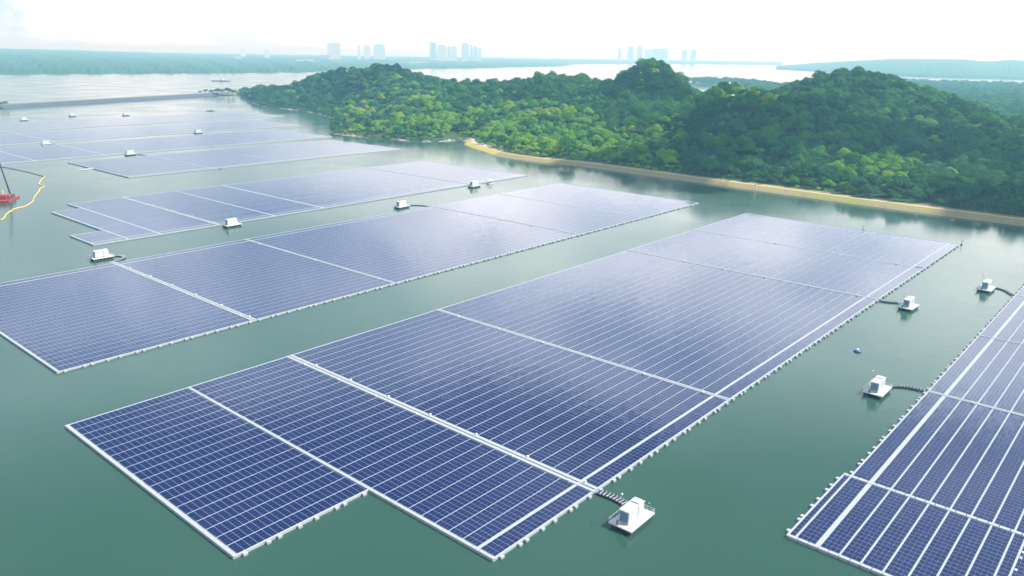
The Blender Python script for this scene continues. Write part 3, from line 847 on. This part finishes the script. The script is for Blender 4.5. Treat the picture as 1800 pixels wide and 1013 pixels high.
for i in range(5): KINDS.append(('dark', crown_mesh('crown', 10+i, M['leaf_dark'], 4.6+.4*i, 8+.5*(i % 3), 2.2, 10+i, 1450), trunk_mesh(i)))
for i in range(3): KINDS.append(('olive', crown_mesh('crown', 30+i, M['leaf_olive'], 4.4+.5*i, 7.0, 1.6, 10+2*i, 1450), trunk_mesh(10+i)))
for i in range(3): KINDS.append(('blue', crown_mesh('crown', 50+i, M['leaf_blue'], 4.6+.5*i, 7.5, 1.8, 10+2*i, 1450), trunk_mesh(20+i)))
tall = crown_mesh('crown', 77, M['leaf_dark'], 3.2, 13, 3, 9, 1000, 1.1, .8); KINDS.append(('tall', tall, trunk_mesh(31, 11)))
IDX = {k: [i for i, q in enumerate(KINDS) if q[0] == k] for k in ('dark', 'olive', 'blue')}

# candidate spots on the land
st = 8.2
gx, gy = np.meshgrid(np.arange(585, 2150, st), np.arange(-60, 1900, st))
P = np.stack([gx.ravel(), gy.ravel()], 1) + RNG.uniform(-.42, .42, (gx.size, 2))*st
sd, emb = sdist(P); z = terrain(P, sd)
proj = np.array([project((p[0], p[1], h+8)) for p, h in zip(P, z)])
r = np.hypot(P[:, 0], P[:, 1])
keep = (sd > np.where(emb, 17.5, 1.5)) & (z > .8) & (proj[:, 2] > 0) & (proj[:, 0] > -90) & (proj[:, 0] < 1900) & (r < 2250)
# thin out with distance (crowns grow instead), open the glade by the bend and the bare soil patch
dens = np.clip(1.0 - (r-900)/2600., .45, 1.)
keep &= RNG.uniform(0, 1, len(P)) < dens
glade = (np.abs(proj[:, 0]-795) < 9) & (proj[:, 1] > 222) & (proj[:, 1] < 250)
soil_c = at(1081, 149, 1035)
toc = np.hypot(P[:, 0]-soil_c[0], P[:, 1]-soil_c[1])
dirn = soil_c[:2]/np.linalg.norm(soil_c[:2])
along = (P[:, 0]-soil_c[0])*dirn[0]+(P[:, 1]-soil_c[1])*dirn[1]; across = np.abs(-(P[:, 0]-soil_c[0])*dirn[1]+(P[:, 1]-soil_c[1])*dirn[0])
keep &= ~glade & ~((across < 7) & (along > -45) & (along < 9))
P, z, sd, emb, proj, r = P[keep], z[keep], sd[keep], emb[keep], proj[keep], r[keep]
# bushes fringing the natural shore and the verge of the embankment
ex, ez, es, ee = [], [], [], []
N1 = side_normals(SH1)
for k in range(len(SH1)):
    for q in range(2):
        o = random.uniform(.5, 5); p = SH1[k]+N1[k]*o+RNG.uniform(-2, 2, 2); ex.append(p); ez.append(.3); es.append(o); ee.append(False)
N2 = side_normals(EM1)
for k in range(len(EM1)):
    if random.random() < (.75 if EM1[k][1] > 300 else .35):
        o = random.uniform(13, 18); ex.append(EM1[k]+N2[k]*o+RNG.uniform(-1.5, 1.5, 2)); ez.append(2.4); es.append(o); ee.append(True)
nb = len(ex); P = np.concatenate([P, np.array(ex)]); z = np.concatenate([z, ez]); sd = np.concatenate([sd, es]); emb = np.concatenate([emb, ee])
proj = np.concatenate([proj, np.array([project((p[0], p[1], 4)) for p in ex])]); r = np.hypot(P[:, 0], P[:, 1])
# kinds by place; yellow-green paints in sunlit zones, grey-green the cloud-shaded ones
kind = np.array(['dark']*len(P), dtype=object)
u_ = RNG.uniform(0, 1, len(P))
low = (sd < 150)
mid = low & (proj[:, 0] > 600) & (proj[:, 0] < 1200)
patch = (np.hypot((proj[:, 0]-1545)/95, (proj[:, 1]-290)/28) < 1) | (np.hypot((proj[:, 0]-1460)/50, (proj[:, 1]-325)/18) < .8)  # sunlit gap in the cloud shade, put into the leaf colour
crest = (np.hypot((proj[:, 0]-1310)/80, (proj[:, 1]-150)/18) < 1)  # sunlit hill crest, likewise put into the leaf colour
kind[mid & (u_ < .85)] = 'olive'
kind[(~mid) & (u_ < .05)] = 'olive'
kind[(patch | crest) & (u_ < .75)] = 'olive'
kind[low & (proj[:, 0] >= 1200) & ~patch & (u_ > .40)] = 'blue'  # cloud-shaded lower slope painted with greyer leaves
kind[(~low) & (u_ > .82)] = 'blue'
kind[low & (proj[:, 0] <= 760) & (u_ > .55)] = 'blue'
scale = np.clip(np.exp(RNG.normal(-.06, .33, len(P))), .5, 1.7) * np.clip(1/np.sqrt(np.clip(1.0-(r-900)/2600., .45, 1.)), 1, 1.5)
scale = np.where(sd < 34, scale*.78, scale); scale[-nb:] = RNG.uniform(.28, .6, nb)
scale = np.where((~emb) & (sd < 12), scale*.7, scale)
rot = RNG.uniform(0, 6.28, len(P)); vi = np.array([random.choice(IDX[k]) for k in kind])
vis = (proj[:, 0] > -10) & (proj[:, 0] < 1810)
size = np.where(np.arange(len(P)) >= len(P)-nb, .3, 1.)*scale/proj[:, 2] * np.where(vis, 1, .01) * np.where(sd < 75, 1.3, 1.) * np.where((~emb) & (r > 1000), .2, 1)
order = np.argsort(-size); near = order[:292]; far = order[292:]

KW = {'dark': 'dark green', 'olive': 'yellow-green', 'blue': 'grey-green'}
ZONES = [(1720, 'by the right photo edge'), (1600, 'right of the yellow-green clump'), (1480, 'around the yellow-green clump'), (1330, 'between the white marker post and the yellow-green clump'),
         (1200, 'left of the white marker post'), (1060, 'in the right half of the bright sunlit grove'), (940, 'in the left half of the bright sunlit grove'), (820, 'beside the bend of the embankment'), (0, 'at the water left of the embankment bend')]
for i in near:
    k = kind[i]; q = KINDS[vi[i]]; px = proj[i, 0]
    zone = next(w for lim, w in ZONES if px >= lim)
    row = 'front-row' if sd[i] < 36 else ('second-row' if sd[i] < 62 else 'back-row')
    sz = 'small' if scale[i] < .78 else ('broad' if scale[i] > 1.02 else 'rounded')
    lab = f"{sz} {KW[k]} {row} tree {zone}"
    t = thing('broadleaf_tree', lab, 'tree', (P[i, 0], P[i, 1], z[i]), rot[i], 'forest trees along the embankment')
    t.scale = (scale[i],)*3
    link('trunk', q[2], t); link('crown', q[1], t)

# the rest of the forest: one object of countless trees, scattered by geometry nodes
tc = bpy.data.collections.new('forest_kinds')
for i, q in enumerate(KINDS):
    o = bpy.data.objects.new('forest_kind_%02d' % i, q[1]); tc.objects.link(o)
def scatter(name, pos, rotz, sc, idx, mat):
    me = bpy.data.meshes.new(name); me.from_pydata([tuple(p) for p in pos], [], []); me.materials.append(mat)
    for nm, ty, dat in (('rotz', 'FLOAT', rotz), ('sc', 'FLOAT', sc), ('idx', 'INT', idx)):
        a = me.attributes.new(nm, ty, 'POINT'); a.data.foreach_set('value', np.asarray(dat, dtype=np.int32 if ty == 'INT' else np.float32))
    ob = link(name, me)
    ng = bpy.data.node_groups.new(name, 'GeometryNodeTree')
    ng.interface.new_socket('Geometry', in_out='INPUT', socket_type='NodeSocketGeometry'); ng.interface.new_socket('Geometry', in_out='OUTPUT', socket_type='NodeSocketGeometry')
    N = ng.nodes; Lk = ng.links
    gi, go = N.new('NodeGroupInput'), N.new('NodeGroupOutput')
    iop = N.new('GeometryNodeInstanceOnPoints'); ci = N.new('GeometryNodeCollectionInfo')
    ci.inputs['Collection'].default_value = tc; ci.inputs['Separate Children'].default_value = True; ci.inputs['Reset Children'].default_value = True
    def attr(nm, ty):
        a = N.new('GeometryNodeInputNamedAttribute'); a.data_type = ty; a.inputs['Name'].default_value = nm; return a.outputs['Attribute']
    cx = N.new('ShaderNodeCombineXYZ'); Lk.new(attr('rotz', 'FLOAT'), cx.inputs[2])
    iop.inputs['Pick Instance'].default_value = True
    Lk.new(gi.outputs[0], iop.inputs['Points']); Lk.new(ci.outputs[0], iop.inputs['Instance']); Lk.new(attr('idx', 'INT'), iop.inputs['Instance Index'])
    Lk.new(cx.outputs[0], iop.inputs['Rotation']); Lk.new(attr('sc', 'FLOAT'), iop.inputs['Scale']); Lk.new(iop.outputs[0], go.inputs[0])
    md = ob.modifiers.new('scatter', 'NODES'); md.node_group = ng
    return ob
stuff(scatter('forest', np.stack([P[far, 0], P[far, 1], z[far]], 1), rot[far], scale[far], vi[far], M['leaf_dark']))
print('trees', len(P))

# low flat forest far right and its field, on a low sheet of land
X2, Y2 = grid(1500, 5200, -900, 2400, 50.)
Pf = np.stack([X2.ravel(), Y2.ravel()], 1)
rr = np.hypot(Pf[:, 0], Pf[:, 1]); az = np.degrees(np.arctan2(Pf@CX[:2], Pf@CF[:2]))
def lowland(rr, az):
    fr = np.interp(az, [10, 15, 18, 20, 23, 26, 30, 36], [3350, 3350, 2900, 2900, 3600, 3700, 3700, 3700])
    nr = np.interp(az, [10, 15, 18, 20, 36], [2950, 2900, 1500, 1400, 1300])
    return np.minimum(np.clip((fr-rr)/120, -1, 1), np.clip((rr-nr)/120, -1, 1))*4-.5, 0
lz, _ = lowland(rr, az); lz = np.where((az < 11) | (az > 37), -3, lz)
structure(sheet('lowland', X2, Y2, lz.reshape(X2.shape), (lz > -2).reshape(X2.shape), M['forest_floor']))
n = 9000; a_ = RNG.uniform(11.2, 36, n); q_ = np.sqrt(RNG.uniform(1300**2, 3700**2, n))
fx = np.sin(np.radians(a_)); fy = np.cos(np.radians(a_)); cf = CF[:2]/np.linalg.norm(CF[:2]); cxx = CX[:2]/np.linalg.norm(CX[:2])
Pl = (cxx[None]*fx[:, None] + cf[None]*fy[:, None])*q_[:, None]
lz, _ = lowland(q_, a_); pj = np.array([project((p[0], p[1], 10)) for p in Pl])
field = (pj[:, 0] > 1718) & (pj[:, 1] > 143) & (pj[:, 1] < 149.5)
ok = (lz > .5) & ~field
Pl, q_, lz = Pl[ok], q_[ok], lz[ok]
stuff(scatter('lowland_forest', np.stack([Pl[:, 0], Pl[:, 1], lz], 1), RNG.uniform(0, 6.28, len(Pl)), RNG.uniform(1.2, 2.2, len(Pl)), RNG.choice(IDX['dark']+IDX['blue'], len(Pl)), M['leaf_dark']))
fl = [gp(x, y, 4.2) for x, y in [(1722, 149), (1722, 144), (1900, 143), (1900, 150)]]
b = MB(); b.prism([tuple(p) for p in fl], 3.5, 4.2); structure(b.build('field', M['field']))

# bare soil patch on the hill
b = MB(); k = 14
for j in range(k):
    a = 2*math.pi*j/k; rad = 9*(1+.25*math.sin(3*a+1)); b.v.append((rad*math.cos(a), rad*math.sin(a), 0))
b.v.append((0, 0, 0)); pts = np.array([(v[0]+soil_c[0], v[1]+soil_c[1]) for v in b.v]); zz = terrain(pts, sdist(pts)[0])+.9
b.v = [(v[0], v[1], h) for v, h in zip(b.v, zz)]; b.f = [(j, (j+1) % k, k) for j in range(k)]
structure(b.build('bare_soil', M['soil'], None, (soil_c[0], soil_c[1], 0)))

# lone trees on the islet and at the dam end
for j, (px, py, s, lab) in enumerate([(352, 166, .9, 'small tree at the left end of the tiny islet'), (362, 166, 1.25, 'low bushy tree on the islet, second from its left end'), (372, 166.5, 1.1, 'low tree in the middle of the islet'), (383, 166.5, 1.5, 'taller tree on the islet, left of its tallest'),
                                      (391, 166.5, 1.2, 'low tree in the gap between the two tallest islet trees'), (401, 167, 1.75, 'tallest tree on the islet, toward the wooded shore'), (409, 167.5, 1.3, 'tree at the right end of the islet'),
                                      (3, 190, .7, 'bush on the dam, at the left photo edge'), (10, 189, .85, 'bush on the dam beside the one at the photo edge')]):
    g = gp(px, py, 2); q = KINDS[j % 5]
    t = thing('shore_tree', lab, 'tree', (g[0], g[1], 2.0 if j < 7 else 4.6), j, 'lone trees at the dam'); t.scale = (s, s, s*.9)
    link('trunk', q[2], t); link('crown', q[1], t)

# ------------------------------------------------------------------ far shore: low wooded land under haze
def farland(name, az0, az1, near, far_, hfun, seed, mat, na=220, nr=26):
    rg = np.random.default_rng(seed); V = []; F = []
    azs = np.radians(np.linspace(az0, az1, na))
    for i, a in enumerate(azs):
        d = cxx*math.sin(a)+cf*math.cos(a)
        n0, f0 = near(math.degrees(a)), far_(math.degrees(a))
        for j in range(nr):
            t = j/(nr-1); R_ = n0+(f0-n0)*t**1.6
            h = hfun(math.degrees(a), R_, t)
            h += (rg.normal()*1.6 if 0 < j < nr-1 else 0)
            if j == 0: h = -2
            V.append((d[0]*R_, d[1]*R_, h))
    for i in range(na-1):
        for j in range(nr-1):
            a = i*nr+j; F.append((a, a+nr, a+nr+1, a+1))
    me = bpy.data.meshes.new(name); me.from_pydata(V, [], F); me.materials.append(mat); me.update()
    return structure(link(name, me))
def ip(xs, ys): return lambda a: float(np.interp(a, xs, ys))
AZ = lambda px: math.degrees(math.atan((px-900)/FPX))   # near the horizon
sh = ip([AZ(x) for x in (-300, 0, 200, 400, 550, 700, 850, 980, 1000, 1100, 1240, 1345)], [3600, 3670, 3740, 3890, 4190, 5100, 5850, 7200, 9100, 10400, 11500, 11700])
def hleft(a, R_, t):
    px = 900+FPX*math.tan(math.radians(a))
    ridge = np.interp(px, [-200, 0, 150, 300, 500, 700, 1000, 1300], [75, 72, 60, 35, 25, 20, 18, 18])
    return 8 + ridge*min(1, t*1.4)**1.2 + 4*math.sin(a*3+R_*.002) + 3*math.sin(a*11+R_*.004)
farland('far_shore', -38, AZ(1350), sh, lambda a: 15500, hleft, 3, M['canopy_far'])
sh2 = ip([AZ(x) for x in (1340, 1400, 1500, 1600, 1800, 2000)], [7600, 6900, 5750, 5400, 5300, 5300])
def hright(a, R_, t):
    px = 900+FPX*math.tan(math.radians(a))
    ridge = np.interp(px, [1340, 1400, 1480, 1540, 1660, 1690, 1740, 1800, 1900], [5, 40, 75, 95, 100, 84, 100, 88, 95])
    return 6 + ridge*math.sin(min(1, t*1.3)*math.pi/2)
farland('far_hills', AZ(1342), 40, sh2, lambda a: 9500, hright, 4, M['canopy_far'])

# ------------------------------------------------------------------ city towers and sheds on the far shore
def tower(px0, px1, top, dist, mat, lab, steps=0, shape='slab'):
    dist *= 1.9 if px0 > 1000 else 1.35
    pc = (px0+px1)/2; p = at(pc, top, dist); w = (px1-px0)*dist/FPX*.98; h = p[2]; az_ = math.atan2(p[1], p[0])-math.pi/2
    t = thing('apartment_tower', lab, 'tower', (p[0], p[1], 0), az_, 'hazy towers of the far city')
    d = min(w, 45)
    if shape == 'twin':
        MB().box(-w/2, -w*.06, -d/2, d/2, 0, h).build('block', M[mat], t); MB().box(w*.06, w/2, -d/2, d/2, 0, h*.98).build('block', M[mat], t)
        MB().box(-w*.06, w*.06, -d*.3, d*.3, 0, h*.93).build('core', M['roofing'], t)
    elif shape == 'crown':
        MB().box(-w/2, w/2, -d/2, d/2, 0, h*.95).build('block', M[mat], t)
        MB().box(-w*.38, w*.48, -d*.4, d*.4, h*.95, h).build('roof_storey', M['tower_mauve'], t)
    else:
        MB().box(-w/2, w/2, -d/2, d/2, 0, h*.97).build('block', M[mat], t)
        MB().box(-w*.3, w*.3, -d*.3, d*.3, h*.97, h).build('plant_room', M['roofing'], t)
    MB().box(-w*.62, w*.62, -d*.65, d*.65, 0, 14).build('podium', M['tower_pale'], t)
    return t
for a in [(576, 597, 75, 6500, 'tower_mauve', 'wide mauve block with a flat crown, leftmost of the big towers', 0, 'crown'),
          (628.5, 633, 79, 6900, 'tower_pale', 'thin faint tower right of the mauve block'), (639, 650, 79.5, 6900, 'tower_pale', 'faint grey tower between the thin one and the blue block'), (657, 676, 77.5, 6800, 'tower_blue', 'broad blue-grey block over the left wooded ridge'),
          (755, 767, 73, 6000, 'tower_blue', 'tallest striped tower with twin shafts in the middle cluster', 0, 'twin'), (769, 784, 78, 6300, 'tower_pale', 'white slab touching the tallest striped tower'), (786, 792, 80, 6300, 'tower_pale', 'narrow white tower in the middle cluster'), (793, 803, 81, 6300, 'tower_pale', 'lower white block ending the middle cluster'),
          (811, 824, 75, 6400, 'tower_blue', 'tall blue tower right of the white slabs'), (826, 831, 78, 6500, 'tower_pale', 'thin pale tower stepping down from the tall blue one'), (832, 839, 81, 6500, 'tower_blue', 'low blue tower second from the right in its stepped row'), (840, 846, 83, 6500, 'tower_pale', 'lowest pale tower at the end of the stepped row'),
          (1087, 1092, 82, 6400, 'tower_blue', 'thin tower standing left of the round hilltop'), (1104, 1114, 81, 6400, 'tower_blue', 'first of two equal grey-blue towers behind the round hilltop'), (1120, 1130, 81, 6400, 'tower_blue', 'second of two equal grey-blue towers behind the round hilltop'), (1134, 1146, 86.5, 6600, 'tower_pale', 'faint low tower directly above the round hilltop'),
          (1147, 1160, 84.5, 6600, 'tower_blue', 'left half of the long flat-topped block above the hilltop'), (1160.5, 1174, 84.5, 6600, 'tower_blue', 'right half of the long flat-topped block above the hilltop'), (1199, 1208, 88, 6200, 'tower_blue', 'left one of two separate towers right of the hilltop'), (1215, 1224, 86, 6200, 'tower_blue', 'right one of two separate towers right of the hilltop'),
          (423, 431, 87, 7000, 'tower_pale', 'low pale block at the left end of the city'), (465, 473, 89, 7000, 'tower_blue', 'small grey tower right of the low pale block')]:
    tower(*a)
for (px0, px1, py, dist, lab) in [(521, 533, 106.5, 5200, 'long white shed on the far shore below the city'), (538, 552, 106.2, 5200, 'white shed right of the long one on the far shore'), (412, 424, 101, 6000, 'pale shed at the left end of the city'), (564, 580, 97, 6200, 'pale warehouse at the foot of the mauve block'), (720, 750, 110, 5200, 'low white quay building under the middle towers'), (756, 772, 105, 5800, 'white hall at the foot of the tallest striped tower'), (770, 802, 106.5, 5800, 'low white hall under the white slabs'),
                                  (1624, 1631, 124.5, 5700, 'white hall at the foot of the far right hills'), (1747, 1754, 124.5, 5700, 'white hall at the foot of the far hills near the right photo edge'), (1765, 1790, 126, 5700, 'long low shed at the foot of the far hills, by the right photo edge')]:
    dist *= 1.3; p = at((px0+px1)/2, py, dist); w = (px1-px0)*dist/FPX
    t = thing('warehouse', lab, 'warehouse', (p[0], p[1], p[2]-12), math.atan2(p[1], p[0])-math.pi/2, 'pale sheds on the far shore')
    MB().box(-w/2, w/2, -20, 20, -14, 12).build('hall', M['shed'], t)
    extr([(-21, 12), (0, 17), (21, 12)], -w/2-1, w/2+1).build('roof', M['shed'], t)

cloud_bank(CLOUD_SPOTS, 800, 5)
cloud_bank([(*at(px, py, d)[:2], rr_) for px, py, d, rr_ in [(440, 170, 1800, 70), (510, 160, 1720, 80), (570, 150, 1640, 85), (630, 140, 1580, 80), (690, 135, 1500, 70), (600, 170, 1480, 60), (1090, 170, 1020, 55), (1010, 170, 1060, 40)]], 800, 6)

# ------------------------------------------------------------------ haze
mt, tt = nt('haze_air'); b = NB(tt)
pv = b.n('ShaderNodeVolumePrincipled'); pv.inputs['Color'].default_value = (.33, .75, 1.0, 1); pv.inputs['Absorption Color'].default_value = (1, 1, 1, 1); pv.inputs['Density'].default_value = 1.85e-4; pv.inputs['Anisotropy'].default_value = .3
o = tt.nodes.new('ShaderNodeOutputMaterial'); tt.links.new(pv.outputs[0], o.inputs['Volume'])
hz = MB().box(-48000, 48000, -48000, 48000, -5, 225).build('haze', mt); stuff(hz)

# ------------------------------------------------------------------ sun and sky
to_sun = Vector((math.cos(SUN_EL)*math.cos(SUN_AZ), math.cos(SUN_EL)*math.sin(SUN_AZ), math.sin(SUN_EL)))
sl = bpy.data.lights.new('sun', 'SUN'); sl.energy = 5.0; sl.angle = math.radians(.6); sl.color = (1, .96, .89)
so = bpy.data.objects.new('sun', sl); COL.objects.link(so); so.rotation_euler = (-to_sun).to_track_quat('-Z', 'Y').to_euler()
w = bpy.data.worlds.new('World'); SC.world = w; w.use_nodes = True; wt = w.node_tree; wt.nodes.clear(); b = NB(wt)
sky = b.n('ShaderNodeTexSky'); sky.sky_type = 'NISHITA'; sky.sun_disc = False; sky.sun_elevation = SUN_EL; sky.sun_rotation = math.pi/2 - SUN_AZ
sky.air_density = 1.2; sky.dust_density = 3.0; sky.ozone_density = 1.5; sky.altitude = 0
bg1 = b.n('ShaderNodeBackground', Color=sky.outputs[0], Strength=.12)
tcn = b.n('ShaderNodeTexCoord').outputs['Generated']
s3 = b.n('ShaderNodeSeparateXYZ'); wt.links.new(tcn, s3.inputs[0])
zz = b.math('ADD', b.math('MAXIMUM', s3.outputs[2], 0.), .12)
cv = b.n('ShaderNodeCombineXYZ'); wt.links.new(b.math('DIVIDE', s3.outputs[0], zz), cv.inputs[0]); wt.links.new(b.math('DIVIDE', s3.outputs[1], zz), cv.inputs[1])
cl = b.remap(b.noise(cv.outputs[0], 1.1, 6, .6), .50, .72, .0, 1.)
edge = b.math('ADD', s3.outputs[2], b.math('MULTIPLY', b.math('SUBTRACT', b.noise(cv.outputs[0], 1.0, 4, .55), .5), .55))
hor = b.remap(edge, .35, .45, 1., 0.)
cf_ = b.math('MAXIMUM', b.math('MULTIPLY', cl, .75), hor)
gd = b.n('ShaderNodeVectorMath', operation='DOT_PRODUCT'); wt.links.new(tcn, gd.inputs[0]); gd.inputs[1].default_value = tuple((CF*.93+CX*.28+CU*.28)/np.linalg.norm(CF*.93+CX*.28+CU*.28))
glow = b.remap(gd.outputs['Value'], .80, .97)
soft = b.remap(b.noise(cv.outputs[0], .55, 5, .6), .38, .62)
wisp = b.remap(b.noise(tcn, 5.0, 6, .62), .40, .66)
ccol = b.mix(b.math('ADD', b.math('MULTIPLY', soft, wisp), b.math('MULTIPLY', glow, .8), clamp=True), (.46, .54, .60), (1.60, 1.63, 1.63))
ccol = b.mix(b.remap(s3.outputs[2], .14, .38), ccol, b.mix(.45, ccol, (.50, .80, 1.2)))
pat = b.ramp(b.noise(cv.outputs[0], 1.7, 3, .5), [(.36, (.52, .60, .70)), (.50, (1., 1., 1.)), (.62, (1.3, 1.28, 1.26))])
mul = b.t.nodes.new('ShaderNodeMix'); mul.data_type = 'RGBA'; mul.blend_type = 'MULTIPLY'
b.set(mul.inputs[0], b.remap(s3.outputs[2], .10, .22)); b.set(mul.inputs[6], ccol); b.set(mul.inputs[7], pat); ccol = mul.outputs[2]
bg2 = b.n('ShaderNodeBackground', Color=ccol, Strength=SKY_K)
mx = b.n('ShaderNodeMixShader', Fac=cf_); wt.links.new(bg1.outputs[0], mx.inputs[1]); wt.links.new(bg2.outputs[0], mx.inputs[2])
wo = wt.nodes.new('ShaderNodeOutputWorld'); wt.links.new(mx.outputs[0], wo.inputs[0])

SC.view_settings.view_transform = 'Standard'; SC.view_settings.look = 'None'; SC.view_settings.exposure = 0.33; SC.view_settings.gamma = 1
SC.view_settings.use_curve_mapping = False
SC.cycles.max_bounces = 10; SC.cycles.diffuse_bounces = 3; SC.cycles.glossy_bounces = 3; SC.cycles.transparent_max_bounces = 8; SC.cycles.volume_bounces = 8
SC.cycles.use_denoising = True; SC.cycles.sample_clamp_indirect = 6
